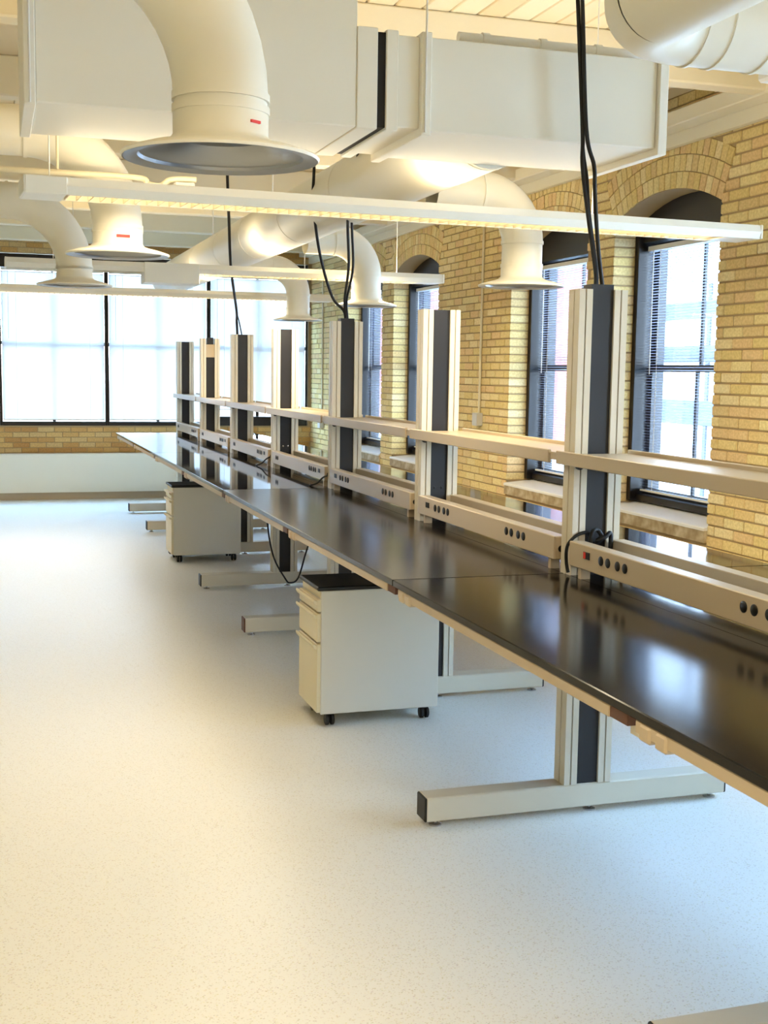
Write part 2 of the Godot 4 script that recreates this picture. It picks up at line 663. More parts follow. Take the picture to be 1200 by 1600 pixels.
func windows() -> void:
	var labels := [
		"open slatted white blind in the arched window nearest in view, pale building behind it",
		"white blind in the second arched window, red brick building behind its slats",
		"narrow sliver of white blind in the arched window behind the second column from the front",
		"narrow sliver of white blind in the last arched window, behind the third column"]
	for k in wins.size():
		var w: Array = wins[k]
		var a := arch_c(w)
		var win := node("window_%d" % (k + 1), Vector3(0, 0, 0))
		struct(win)
		var za: float = a[0] - a[4]
		var zb: float = a[0] + a[4]
		var xf := WALL + 0.17
		var ys := WY_SILL + 0.035
		var yh := 2.76
		var st := nst()
		bx(st, Vector3(xf, ys, za + 0.001), Vector3(xf + 0.25, WY_SPRING, za + 0.055), 0.004)
		bx(st, Vector3(xf, ys, zb - 0.055), Vector3(xf + 0.25, WY_SPRING, zb - 0.001), 0.004)
		bx(st, Vector3(xf + 0.05, ys, za + 0.055), Vector3(xf + 0.25, ys + 0.05, zb - 0.055), 0.004)
		obj(st, "frame", M.frame, win)
		# dark infill panel under the arch
		var poly := PackedVector2Array([Vector2(za + 0.001, yh), Vector2(za + 0.001, WY_SPRING - 0.002)])
		for j in range(1, 12):
			var t: float = -a[3] + 2.0 * a[3] * j / 12.0
			poly.append(Vector2(a[0] + a[2] * sin(t), a[1] + a[2] * cos(t) - 0.002))
		poly.append(Vector2(zb - 0.001, WY_SPRING - 0.002))
		poly.append(Vector2(zb - 0.001, yh))
		st = nst()
		prism(st, poly, "zy", xf + 0.03, xf + 0.16)
		obj(st, "arch_panel", M.frame, win)
		# two sashes with a centre bar
		var ym := 1.84
		for sash in [[ys + 0.05, ym + 0.02, xf + 0.125], [ym - 0.02, yh, xf + 0.15]]:
			st = nst()
			var xs: float = sash[2]
			bx(st, Vector3(xs, sash[0], za + 0.055), Vector3(xs + 0.03, sash[0] + 0.05, zb - 0.055))
			bx(st, Vector3(xs, sash[1] - 0.04, za + 0.055), Vector3(xs + 0.03, sash[1], zb - 0.055))
			bx(st, Vector3(xs, sash[0] + 0.05, za + 0.055), Vector3(xs + 0.03, sash[1] - 0.04, za + 0.1))
			bx(st, Vector3(xs, sash[0] + 0.05, zb - 0.1), Vector3(xs + 0.03, sash[1] - 0.04, zb - 0.055))
			bx(st, Vector3(xs + 0.005, sash[0] + 0.05, a[0] - 0.014), Vector3(xs + 0.025, sash[1] - 0.04, a[0] + 0.014))
			var sh := obj(st, "sash", M.frame, win)
			st = nst()
			bx(st, Vector3(xs + 0.012, sash[0] + 0.03, za + 0.08), Vector3(xs + 0.016, sash[1] - 0.03, zb - 0.08))
			obj(st, "pane", M.glass, sh)
		if k < 4:
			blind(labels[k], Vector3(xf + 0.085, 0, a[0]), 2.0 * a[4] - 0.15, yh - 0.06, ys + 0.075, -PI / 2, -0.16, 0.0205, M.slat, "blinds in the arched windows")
	# the wide window band in the far wall
	var xs := [-4.9, -3.49, -2.085, -0.682, 0.715, 2.135]
	var far_labels := ["closed white blind at the far end, out past the frame edge", "closed white blind in the far wall, next one out of the frame",
		"closed white blind in the far wall at the picture's edge, beside the first dark mullion", "closed white blind in the middle far window between two dark mullions", "white blind in the far window behind the last bench columns, raised off the sill"]
	for k in 5:
		var win := node("window_%d" % (wins.size() + 1 + k))
		struct(win)
		var a: float = xs[k]
		var b: float = xs[k + 1]
		var st := nst()
		bx(st, Vector3(a, 1.0, FAR - 0.12), Vector3(a + 0.028, 3.28, FAR + 0.02), 0.004)
		bx(st, Vector3(b - 0.028, 1.0, FAR - 0.12), Vector3(b - 0.001, 3.28, FAR + 0.02), 0.004)
		bx(st, Vector3(a + 0.028, 1.0, FAR - 0.12), Vector3(b - 0.028, 1.055 if k < 4 else 1.13, FAR + 0.02), 0.004)
		bx(st, Vector3(a + 0.028, 3.1, FAR - 0.12), Vector3(b - 0.028, 3.28, FAR - 0.02), 0.004)
		obj(st, "frame", M.frame, win)
		st = nst()
		var c := (a + b) / 2.0
		bx(st, Vector3(c - 0.02, 1.055, FAR - 0.11), Vector3(c + 0.02, 3.1, FAR - 0.07))
		bx(st, Vector3(a + 0.028, 2.08, FAR - 0.11), Vector3(b - 0.028, 2.13, FAR - 0.07))
		var sh := obj(st, "sash", M.frame, win)
		st = nst()
		bx(st, Vector3(a + 0.028, 1.05, FAR - 0.1), Vector3(b - 0.028, 3.1, FAR - 0.095))
		obj(st, "pane", M.glass, sh)
		var bot := 1.075 if k < 4 else 1.22
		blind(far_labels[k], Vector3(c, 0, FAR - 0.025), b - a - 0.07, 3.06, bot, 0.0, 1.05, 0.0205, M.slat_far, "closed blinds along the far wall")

# ---------------------------------------------------------------- beyond the glass
func outside() -> void:
	var st := nst()
	bx(st, Vector3(-60, -4.4, -110), Vector3(110, -4.2, 60))
	struct(obj(st, "ground", M.street))
	var a := thing("office_building", "pale building with grey bands across the street, seen through the nearest blind", "building", Vector3(15, -4.2, -21))
	st = nst()
	bx(st, Vector3(0, 0, -10.2), Vector3(9, 8.6, 10))
	obj(st, "wall", M.facade_white, a)
	for y in [4.75, 6.35, 7.45]:
		st = nst()
		bx(st, Vector3(-0.06, y, -10.2), Vector3(0.02, y + (0.62 if y < 5 else 0.42), 10))
		obj(st, "band", M.facade_band, a)
	for k in 6:
		st = nst()
		bx(st, Vector3(-0.05, 0.6, -9.6 + k * 3.3), Vector3(0.02, 8.3, -9.45 + k * 3.3))
		obj(st, "pilaster", M.facade_band, a)
	var b := thing("brick_building", "tall red brick building across the street, seen through the second blind", "building", Vector3(15, -4.2, -50))
	st = nst()
	bx(st, Vector3(0, 3.4, -24), Vector3(2.6, 13.0, 16.2))
	obj(st, "wall", M.facade_red, b)
	st = nst()
	bx(st, Vector3(-0.05, 0, -24), Vector3(2.6, 3.4, 16.2))
	obj(st, "ground_floor", M.facade_white, b)
	for k in 7:
		for y in [5.4, 8.2]:
			st = nst()
			bx(st, Vector3(-0.04, y, -22.5 + k * 5.2), Vector3(0.05, y + 1.5, -21.0 + k * 5.2))
			obj(st, "window", M.facade_white, b)

# ---------------------------------------------------------------- ducts
func arc(c: Vector3, a: Vector3, b: Vector3, r: float, n := 10) -> Array:
	var out := []
	for k in n + 1:
		var t := PI / 2 * k / n
		out.append(c + a * r * cos(t) + b * r * sin(t))
	return out

func drop(label: String, x: float, z: float, yb: float, axis_y: float, from_x: float, rb: float, sticker: bool, group: String) -> void:
	var o := thing("exhaust_drop", label, "duct", Vector3(x, 0, z), group)
	var r := 0.112
	var s := signf(x - from_x)
	var st := nst()
	tube(st, [Vector3(from_x - x, axis_y, 0), Vector3(-s * rb, axis_y, 0)], r, 28, false)
	obj(st, "branch_pipe", M.duct_round, o)
	st = nst()
	tube(st, arc(Vector3(-s * rb, axis_y - rb, 0), Vector3.UP, Vector3.RIGHT * s, rb, 12), r + 0.002, 28, false)
	obj(st, "elbow", M.duct_round, o)
	st = nst()
	tube(st, [Vector3(0, axis_y - rb, 0), Vector3(0, yb + 0.11, 0)], r, 28, false)
	obj(st, "drop_pipe", M.duct_round, o)
	for p in [[Vector3(-s * rb, axis_y, 0), Vector3.RIGHT], [Vector3(0, axis_y - rb, 0), Vector3.UP], [Vector3(0, yb + 0.115, 0), Vector3.UP]]:
		st = nst()
		tube(st, [p[0] - p[1] * 0.009, p[0] + p[1] * 0.009], r + 0.006, 28, true)
		obj(st, "seam_band", M.duct_round, o)
	st = nst()
	lathe(st, [Vector2(r + 0.003, yb + 0.11), Vector2(r + 0.003, yb + 0.056), Vector2(r + 0.012, yb + 0.044), Vector2(r + 0.04, yb + 0.034), Vector2(0.19, yb + 0.025), Vector2(0.236, yb + 0.011), Vector2(0.24, yb + 0.006), Vector2(0.236, yb)], Vector3.ZERO, 40, true)
	obj(st, "bell", M.duct_round, o)
	st = nst()
	lathe(st, [Vector2(0.235, yb), Vector2(0.2, yb + 0.006), Vector2(0.196, yb + 0.014), Vector2(0.13, yb + 0.03), Vector2(0.104, yb + 0.05), Vector2(0.1, yb + 0.13)], Vector3.ZERO, 40, true)
	obj(st, "liner", M.galv, o)
	if sticker:
		st = nst()
		var hw := 0.03 if z < -4.0 else 0.015
		X = Transform3D(Basis(Vector3.UP, 0.12 if z < -4.0 else 0.6), Vector3.ZERO)
		bx(st, Vector3(-hw, yb + 0.075, r - 0.002), Vector3(hw, yb + 0.075 + hw * 0.42, r + 0.007))
		X = Transform3D()
		obj(st, "sticker", M.red, o).set_meta("label", "small red sticker")

func ducts() -> void:
	# box duct across the room
	var o := thing("box_duct", "large white rectangular duct crossing above the bench with black gasket joint", "duct", Vector3(0, 2.70, -4.86))
	var zf := 0.31
	var zb := -0.31
	var st := nst()
	bx(st, Vector3(-2.03, 0, zb), Vector3(-0.875, 0.86, zf), 0.004)
	obj(st, "tall_section", M.duct, o)
	st = nst()
	bx(st, Vector3(-2.07, -0.012, zb - 0.012), Vector3(-2.03, 0.87, zf + 0.012), 0.003)
	obj(st, "flange", M.duct, o)
	st = nst()
	bx(st, Vector3(-0.875, -0.004, zb - 0.004), Vector3(-0.795, 0.365, zf + 0.004), 0.003)
	obj(st, "flange", M.duct, o)
	st = nst()
	bx(st, Vector3(-0.795, 0.006, zb + 0.006), Vector3(-0.762, 0.352, zf - 0.006))
	obj(st, "gasket", M.gasket, o)
	st = nst()
	bx(st, Vector3(-0.762, -0.006, zb - 0.006), Vector3(-0.715, 0.362, zf + 0.006), 0.003)
	obj(st, "flange", M.duct, o)
	st = nst()
	bx(st, Vector3(-0.715, 0.012, zb + 0.01), Vector3(-0.625, 0.35, zf - 0.01), 0.003)
	obj(st, "collar", M.duct, o)
	st = nst()
	bx(st, Vector3(-0.625, -0.016, zb - 0.016), Vector3(-0.585, 0.365, zf + 0.016), 0.003)
	obj(st, "flange", M.duct, o)
	st = nst()
	bx(st, Vector3(-0.585, 0.004, zb), Vector3(0.385, 0.35, zf), 0.004)
	obj(st, "low_section", M.duct, o)
	st = nst()
	bx(st, Vector3(0.385, -0.022, zb - 0.03), Vector3(0.425, 0.38, zf + 0.022), 0.003)
	obj(st, "flange", M.duct, o)
	for x in [-0.61, -2.05]:
		st = nst()
		tube(st, [Vector3(x, -0.005, zf + 0.02), Vector3(x, CEIL - 2.70, zf + 0.02)], 0.004, 8)
		obj(st, "hanger_rod", M.white, o)
	# round trunk running to the far end
	var t := thing("round_duct", "long round trunk duct running down the room above the bench", "duct", Vector3(-0.08, 2.88, 0))
	st = nst()
	tube(st, [Vector3(0, 0, -5.172), Vector3(0, 0, -15.6)], 0.193, 40, true)
	obj(st, "pipe", M.duct_round, t)
	for z in [-5.2, -5.6, -7.2, -8.6, -10.0, -11.2, -12.6, -14.2]:
		st = nst()
		tube(st, [Vector3(0, 0, z), Vector3(0, 0, z - 0.02)], 0.195, 40, true)
		obj(st, "seam_band", M.duct_round, t)
	for z in [-6.9, -9.6, -12.3]:
		st = nst()
		tube(st, [Vector3(0, 0.19, z), Vector3(0, CEIL - 2.88, z)], 0.006, 8)
		obj(st, "hanger_rod", M.white, t)
	drop("white exhaust drop with flared bell in front of the second arched window", 0.62, -6.38, 2.27, 2.77, 0.085, 0.26, false, "exhaust drops along the bench")
	drop("white exhaust drop with flared bell hanging over the third column from the front", 0.57, -9.2, 2.29, 2.78, 0.085, 0.26, false, "exhaust drops along the bench")
	drop("smallest white exhaust drop, hanging above the fourth column before the far window", 0.67, -11.83, 2.275, 2.78, 0.085, 0.26, false, "exhaust drops along the bench")
	drop("biggest exhaust elbow with open metal bell in front of the box duct", -1.655, -3.04, 2.295, 2.85, -3.6, 0.41, true, "exhaust drops over the aisle")
	drop("exhaust drop with red sticker and bright bell mouth below the near lamp", -1.62, -5.95, 2.31, 2.85, -3.6, 0.41, true, "exhaust drops over the aisle")
	drop("farthest aisle exhaust elbow, in front of the closed far blinds", -1.67, -8.27, 2.31, 2.83, -3.6, 0.41, false, "exhaust drops over the aisle")
	# near trunk turning off over the bench
	var e := thing("round_duct", "round duct elbow overhead in the top corner, in front of the box duct", "duct", Vector3(-0.235, 2.945, -3.65))
	st = nst()
	tube(st, [Vector3(0, 0, 4.0), Vector3(0, 0, 0.2)], 0.15, 36, true)
	obj(st, "pipe", M.duct_round, e)
	st = nst()
	tube(st, arc(Vector3(0.2, 0, 0.2), Vector3.LEFT, Vector3.FORWARD, 0.2, 14), 0.15, 36, false)
	obj(st, "elbow", M.duct_round, e)
	st = nst()
	tube(st, [Vector3(0.2, 0, 0), Vector3(1.3, 0, 0)], 0.15, 36, true)
	obj(st, "pipe", M.duct_round, e)
	for x in [0.21, 0.3, 0.46]:
		st = nst()
		tube(st, [Vector3(x, 0, 0), Vector3(x + 0.012, 0, 0)], 0.155, 36, true)
		obj(st, "seam_band", M.duct_round, e)

# ---------------------------------------------------------------- lamps
func lamp(label: String, z: float, xa: float, xb: float, block: Array, rods: Array, louvers: bool, group: String, turn := 0.0) -> void:
	var y := 2.5
	var o := thing("pendant_light", label, "lamp", Vector3((xa + xb) / 2.0, y, z), group)
	o.rotation.y = turn
	var h := (xb - xa) / 2.0
	var st := nst()
	# channel: two side cheeks, a top, end caps
	var cheek := PackedVector2Array([Vector2(-0.1, 0.0), Vector2(-0.112, 0.035), Vector2(-0.1, 0.07), Vector2(-0.06, 0.07), Vector2(-0.06, 0.062), Vector2(-0.092, 0.06), Vector2(-0.098, 0.035), Vector2(-0.088, 0.0)])
	prism(st, cheek, "zy", -h, h)
	var other := PackedVector2Array()
	for p in cheek: other.append(Vector2(-p.x, p.y))
	prism(st, other, "zy", -h, h)
	bx(st, Vector3(-h, 0.055, -0.0915), Vector3(h, 0.065, 0.0915))
	obj(st, "housing", M.fixture, o)
	for s in [-1.0, 1.0]:
		st = nst()
		bx(st, Vector3(s * h - 0.006, 0.0, -0.112), Vector3(s * h + 0.006, 0.071, 0.112), 0.003)
		obj(st, "end_cap", M.fixture, o)
	var c := (xa + xb) / 2.0
	st = nst()
	bx(st, Vector3(block[0] - c, -0.002 - block[2], -0.114), Vector3(block[1] - c, 0.072, 0.114), 0.004)
	obj(st, "driver_box", M.fixture, o)
	var la := maxf(-h + 0.03, block[1] - c + 0.01)
	st = nst()
	bx(st, Vector3(la, 0.04, -0.03), Vector3(h - 0.2, 0.0545, 0.03), 0.006)
	obj(st, "tube", M.lamp, o)
	st = nst()
	bx(st, Vector3(la, 0.0655, -0.045), Vector3(h - 0.2, 0.072, 0.045), 0.001)
	obj(st, "top_lens", M.lamp, o)
	# louver blades across the open underside
	var n := int((h - 0.2 - la) / 0.05)
	if louvers:
		for k in n:
			st = nst()
			bx(st, Vector3(la + k * 0.05, 0.002, -0.088), Vector3(la + k * 0.05 + 0.004, 0.036, 0.088))
			obj(st, "louver_blade", M.louver, o)
	st = nst()
	bx(st, Vector3(h - 0.2, 0.001, -0.088), Vector3(h - 0.006, 0.006, 0.088))
	obj(st, "blank_plate", M.fixture, o)
	for x in rods:
		st = nst()
		tube(st, [Vector3(x - c, 0.08, 0), Vector3(x - c, CEIL - 0.0 - y, 0)], 0.003, 6)
		obj(st, "hanger_rod", M.white, o)
	area(o, Vector3((la + h - 0.2) / 2, -0.004, 0), Vector2(h - 0.2 - la, 0.16), false, 3.0, Color(1.0, 0.93, 0.8))
	area(o, Vector3((la + h - 0.2) / 2, 0.076, 0), Vector2(h - 0.2 - la, 0.09), true, 0.9, Color(1.0, 0.93, 0.8))

func lamps() -> void:
	lamp("nearest long white pendant lamp hung across the room under the box duct", -5.57, -2.06, 1.6, [-2.06, -1.89, 0.0], [-1.95, 0.66], true, "pendant lamps in view", 0.06)
	lamp("second white pendant lamp, ending between the third column and the wall", -9.46, -2.08, 1.26, [-1.10, -0.69, 0.075], [-1.6, 0.9], true, "pendant lamps in view")
	lamp("farthest white pendant lamp in front of the far blinds", -12.5, -3.2, 1.18, [-3.2, -3.0, 0.0], [-1.6, 0.9], true, "pendant lamps in view")
	lamp("white pendant lamp overhead behind the viewer", -1.6, -3.2, 1.3, [-3.2, -3.0, 0.0], [-1.6, 0.9], false, "pendant lamps out of view")
	lamp("white pendant lamp furthest behind the viewer", 2.0, -3.2, 1.3, [-3.2, -3.0, 0.0], [-1.6, 0.9], false, "pendant lamps out of view")

# ---------------------------------------------------------------- bench
func upright(x: float) -> SurfaceTool:
	# extrusion with a slot on both broad faces and one on its outer edge
	var st := nst()
	var s := signf(x)
	var a := 0.105
	var b := 0.048
	var m := 0.0765
	var d := 0.0475
	var p := PackedVector2Array([Vector2(a, -d), Vector2(m + 0.003, -d), Vector2(m + 0.003, -d + 0.012), Vector2(m - 0.003, -d + 0.012), Vector2(m - 0.003, -d), Vector2(b, -d),
		Vector2(b, d), Vector2(m - 0.003, d), Vector2(m - 0.003, d - 0.012), Vector2(m + 0.003, d - 0.012), Vector2(m + 0.003, d), Vector2(a, d), Vector2(a, 0.004), Vector2(a - 0.008, 0.004), Vector2(a - 0.008, -0.004), Vector2(a, -0.004)])
	for k in p.size(): p[k].x *= s
	prism(st, p, "xz", 0.122, POST)
	return st

func column(i: int, label: String) -> void:
	var o := thing("bench_column", label, "column", Vector3(0.105, 0, pz(i) - 0.0475), "columns along the bench")
	obj(upright(-1.0), "upright", M.cream, o)
	obj(upright(1.0), "upright", M.cream, o)
	var st := nst()
	bx(st, Vector3(-0.048, 0.122, -0.036), Vector3(0.048, 0.97, 0.036))
	obj(st, "lower_panel", M.black_panel, o)
	st = nst()
	bx(st, Vector3(-0.048, 0.97, -0.036), Vector3(0.048, 1.418, 0.036))
	var mp := obj(st, "middle_panel", M.black_panel, o)
	if i in [2, 4]:
		for s in [-1.0, 1.0]:
			st = nst()
			X = Transform3D(Basis(Vector3.RIGHT, PI / 2), Vector3(s * 0.02, 1.17, 0.036))
			lathe(st, [Vector2(0.0075, 0), Vector2(0.007, 0.003), Vector2(0, 0.004)], Vector3.ZERO, 12)
			X = Transform3D()
			obj(st, "screw", M.chrome if i == 4 else M.black, mp)
	st = nst()
	bx(st, Vector3(-0.048, 1.418, -0.044), Vector3(0.048, 1.445, 0.044), 0.002)
	obj(st, "cross_bar", M.cream, o)
	st = nst()
	var ptop := POST - 0.002
	if i in [1, 3]: ptop = POST + 0.02
	if i == 6: ptop = 1.92
	bx(st, Vector3(-0.048, 1.445, -0.036), Vector3(0.048, ptop, 0.036))
	obj(st, "upper_panel", M.black_panel, o)
	if i == 6:
		st = nst()
		bx(st, Vector3(-0.048, 1.92, -0.03), Vector3(0.048, 2.06, 0.03))
		obj(st, "open_back", M.cream_dark, o)
		st = nst()
		bx(st, Vector3(-0.034, 2.06, -0.036), Vector3(0.034, POST + 0.01, 0.036), 0.003)
		obj(st, "junction_box", M.black_panel, o)
	# foot
	st = nst()
	bx(st, Vector3(-0.7, 0.024, -0.0525), Vector3(0.655, 0.122, 0.0475), 0.005)
	obj(st, "foot", M.cream, o)
	for s in [-1.0, 1.0]:
		st = nst()
		var xe := -0.7 if s < 0 else 0.655
		bx(st, Vector3(xe - 0.006, 0.024, -0.052), Vector3(xe + 0.006, 0.121, 0.047), 0.004)
		obj(st, "end_cap", M.black if i != 3 else M.brown, o)
	for x in [-0.65, 0.03, 0.6]:
		st = nst()
		lathe(st, [Vector2(0, 0.0), Vector2(0.026, 0.0), Vector2(0.026, 0.006), Vector2(0.011, 0.011), Vector2(0.008, 0.011), Vector2(0.008, 0.03)], Vector3(x, 0, 0.012), 16, true)
		obj(st, "levelling_foot", M.chrome, o)
	# arms that carry the tops
	for s in [-1.0, 1.0]:
		st = nst()
		bx(st, Vector3(s * 0.105, 0.905, -0.03), Vector3(s * 0.80, 0.967, 0.03))
		obj(st, "support_arm", M.cream, o)

func outlet(p: Node, z: float, x: float, y: float, s: float) -> void:
	for k in [-1.0, 1.0]:
		var st := nst()
		X = Transform3D(Basis(Vector3.FORWARD, s * PI / 2), Vector3(x, y, z + k * 0.0275))
		lathe(st, [Vector2(0.0185, -0.002), Vector2(0.0185, 0.002), Vector2(0.0165, 0.0035), Vector2(0, 0.0035)], Vector3.ZERO, 16, true)
		X = Transform3D()
		obj(st, "outlet", M.black, p)

func bench() -> void:
	var names := [
		"bench column at the frame's bottom corner, showing only the tip of its foot",
		"nearest tall bench column in view, black cables entering its top",
		"second tall bench column from the front, two dark screws low on its panel",
		"third bench column, two cable strands curving into its top",
		"fourth bench column, two bright screws low on its black panel",
		"fifth bench column, thin split cable dropping into its top",
		"sixth bench column, short black panel and open cream gap near its top",
		"last and smallest bench column, at the far end of the bench"]
	for i in 8:
		column(i, names[i])
	var bays := ["bay closest to the viewer", "bay between the nearest and second columns", "bay between the second and third columns", "bay between the third and fourth columns", "bay between the fourth and fifth columns", "bay between the fifth and sixth columns", "bay between the sixth and last columns"]
	# worktops
	var cuts := [-0.80, pz(1) - 0.048, pz(3) - 0.048, pz(5) - 0.048, pz(7) - 0.15]
	var tl := ["nearest", "second", "third", "farthest"]
	var tl2 := ["nearest black worktop, wide blue window glare on its satin top", "second black worktop, dull satin, between the nearest and third columns", "third black worktop, mirror glossy between the third and fifth columns", "farthest black worktop, mirror glossy under the far blinds"]
	for k in 4:
		var st := nst()
		bx(st, Vector3(-0.735, TOP - 0.026, cuts[k + 1] + 0.003), Vector3(-0.004, TOP, cuts[k] - 0.003), 0.003)
		for i in 8:
			var fa := maxf(pz(i) - BAY + 0.004, cuts[k + 1] + 0.003)
			var fb := minf(pz(i) - 0.099, cuts[k] - 0.003)
			if fb > fa: bx(st, Vector3(-0.004, TOP - 0.026, fa), Vector3(0.1049, TOP, fb))
		if k == 0: bx(st, Vector3(-0.004, TOP - 0.026, pz(0) + 0.004), Vector3(0.103, TOP, -0.803))
		tag(obj(st, "worktop", [M.top_satin, M.top_matte, M.top_gloss, M.top_gloss][k]), tl2[k], "worktop", "front worktops")
		st = nst()
		bx(st, Vector3(0.214, TOP - 0.026, cuts[k + 1] + 0.003), Vector3(0.985, TOP, cuts[k] - 0.003), 0.003)
		for i in 8:
			var fa := maxf(pz(i) - BAY + 0.004, cuts[k + 1] + 0.003)
			var fb := minf(pz(i) - 0.099, cuts[k] - 0.003)
			if fb > fa: bx(st, Vector3(0.1051, TOP - 0.026, fa), Vector3(0.214, TOP, fb))
		if k == 0: bx(st, Vector3(0.107, TOP - 0.026, pz(0) + 0.004), Vector3(0.214, TOP, -0.803))
		tag(obj(st, "worktop", M.top_gloss), "%s black worktop behind the columns, on the window side" % tl[k], "worktop", "worktops on the window side")
	for i in range(0, 7):
		var zf := pz(i + 1)          # far post, its near face
		var zn := pz(i) - 0.095      # near post, its far face
		var bay: String = bays[i]
		# shelf
		var s := thing("bench_shelf", "cream metal shelf with turned lip, " + bay, "shelf", Vector3(0.105, 1.445, (zf + zn) / 2.0), "shelves between the columns")
		var h := (zn - zf) / 2.0
		var st := nst()
		bx(st, Vector3(-0.138, 0.028, -h), Vector3(0.138, 0.034, h))
		obj(st, "tray", M.beige, s)
		st = nst()
		bx(st, Vector3(-0.142, -0.012, -h - 0.095), Vector3(-0.128, 0.042, h - 0.07), 0.003)
		obj(st, "front_lip", M.beige, s)
		st = nst()
		bx(st, Vector3(0.128, -0.012, -h), Vector3(0.142, 0.05, h), 0.003)
		obj(st, "back_lip", M.beige, s)
		for e in [-1.0, 1.0]:
			st = nst()
			bx(st, Vector3(-0.125, -0.008, e * (h - 0.004) - 0.004), Vector3(0.125, 0.028, e * (h - 0.004) + 0.004))
			bx(st, Vector3(-0.135, 0.002, e * (h - 0.035) - 0.03), Vector3(-0.12, 0.03, e * (h - 0.035) + 0.03))
			obj(st, "bracket", M.cream_dark, s)
		st = nst()
		X = Transform3D(Basis(Vector3.RIGHT, PI / 2), Vector3(-0.095, -0.012, -h + 0.006))
		lathe(st, [Vector2(0.007, 0.0), Vector2(0.007, 0.012), Vector2(0.016, 0.013), Vector2(0.016, 0.026), Vector2(0, 0.028)], Vector3.ZERO, 14, true)
		X = Transform3D()
		tube(st, [Vector3(-0.08, -0.012, -h + 0.012), Vector3(-0.03, -0.012, -h + 0.012)], 0.005, 8)
		obj(st, "clamp_knob", M.black, s)
		# power rails
		for side in [-1.0, 1.0]:
			var front: bool = side < 0
			var p := thing("power_rail", ("cream power rail with black outlets facing the aisle, " if front else "cream power rail on the window side, ") + bay, "power rail", Vector3(0.105, 1.037, (zf + zn) / 2.0), "power rails facing the aisle" if front else "power rails on the window side")
			st = nst()
			var x0: float = side * 0.062
			var x1: float = side * 0.122
			bx(st, Vector3(minf(x0, x1), 0, -h + 0.012), Vector3(maxf(x0, x1), 0.097, h - 0.03), 0.003)
			var body := obj(st, "body", M.beige, p)
			st = nst()
			bx(st, Vector3(minf(x0, x1) + 0.004, 0.004, h - 0.03), Vector3(maxf(x0, x1) - 0.004, 0.093, h - 0.026))
			var ec := obj(st, "end_plate", M.cream_dark, p)
			st = nst()
			X = Transform3D(Basis(Vector3.RIGHT, PI / 2), Vector3((x0 + x1) / 2, 0.045, h - 0.026))
			lathe(st, [Vector2(0.014, 0.0), Vector2(0.014, 0.003), Vector2(0, 0.003)], Vector3.ZERO, 14, true)
			X = Transform3D()
			obj(st, "cord_socket", M.black, ec)
			for e in [-1.0, 1.0]:
				st = nst()
				bx(st, Vector3(minf(x0, x1) + 0.01, -0.044, e * (h - 0.09) - 0.012), Vector3(maxf(x0, x1) - 0.01, 0.002, e * (h - 0.09) + 0.012))
				obj(st, "stand_off", M.cream_dark, p)
				st = nst()
				bx(st, Vector3(side * 0.07 - 0.012, 0.02, (-h if e < 0 else h - 0.027)), Vector3(side * 0.07 + 0.012, 0.05, (-h + 0.014 if e < 0 else h)))
				obj(st, "bracket", M.cream_dark, p)
			var spots := [0.31, 0.44, 1.24, 1.37] if i < 3 else [0.22, 1.31, 1.43]
			for q in spots:
				outlet(body, -h + q, x1, 0.056, side)
			st = nst()
			var zq := -h + (0.165 if i < 3 else 1.56)
			bx(st, Vector3(x1 - 0.003, 0.045, zq - 0.026), Vector3(x1 + 0.003, 0.073, zq + 0.026), 0.001)
			var sw := obj(st, "switch", M.black, body)
			if i == 0:
				st = nst()
				bx(st, Vector3(x1 - 0.005 if front else x1 - 0.002, 0.047, zq - 0.02), Vector3(x1 + 0.002 if front else x1 + 0.005, 0.071, zq - 0.004))
				obj(st, "rocker", M.red, sw)
	for i in range(-1, 7):
		var zf := pz(i + 1)
		var zn := maxf(pz(i) - 0.095, -20.0)
		if i < 0: zn = -0.84
		var bay: String = bays[i] if i >= 0 else "short run nearest the viewer"
		# support rail under the front and back edge
		for side in [-1.0, 1.0]:
			var xe := -0.732 if side < 0 else 0.982
			var xi: float = xe - side * 0.03
			var rl := thing("support_rail", ("cream rail under the aisle edge of the worktop, " if side < 0 else "cream rail under the window edge of the worktop, ") + bay, "rail", Vector3(0, 0.935, 0), "rails under the aisle edge" if side < 0 else "rails under the window edge")
			var st := nst()
			bx(st, Vector3(minf(xe, xi), 0, zf + 0.01), Vector3(maxf(xe, xi), 0.031, zn - 0.03), 0.002)
			obj(st, "bar", M.cream_dark, rl)
			st = nst()
			bx(st, Vector3(minf(xe, xi) + 0.004, 0.002, zn - 0.03), Vector3(maxf(xe, xi) - 0.002, 0.03, zn + 0.06))
			obj(st, "joint", M.brown, rl).set_meta("label", "dark brown joint piece")
			for q in [0.0, 0.075]:
				st = nst()
				bx(st, Vector3(minf(xe, xi) - (0.006 if side < 0 else 0.0), -0.012, zf + 0.035 + q), Vector3(maxf(xe, xi) + (0.006 if side > 0 else 0.0), 0.03, zf + 0.085 + q), 0.006)
				obj(st, "clamp", M.cream_dark, rl)

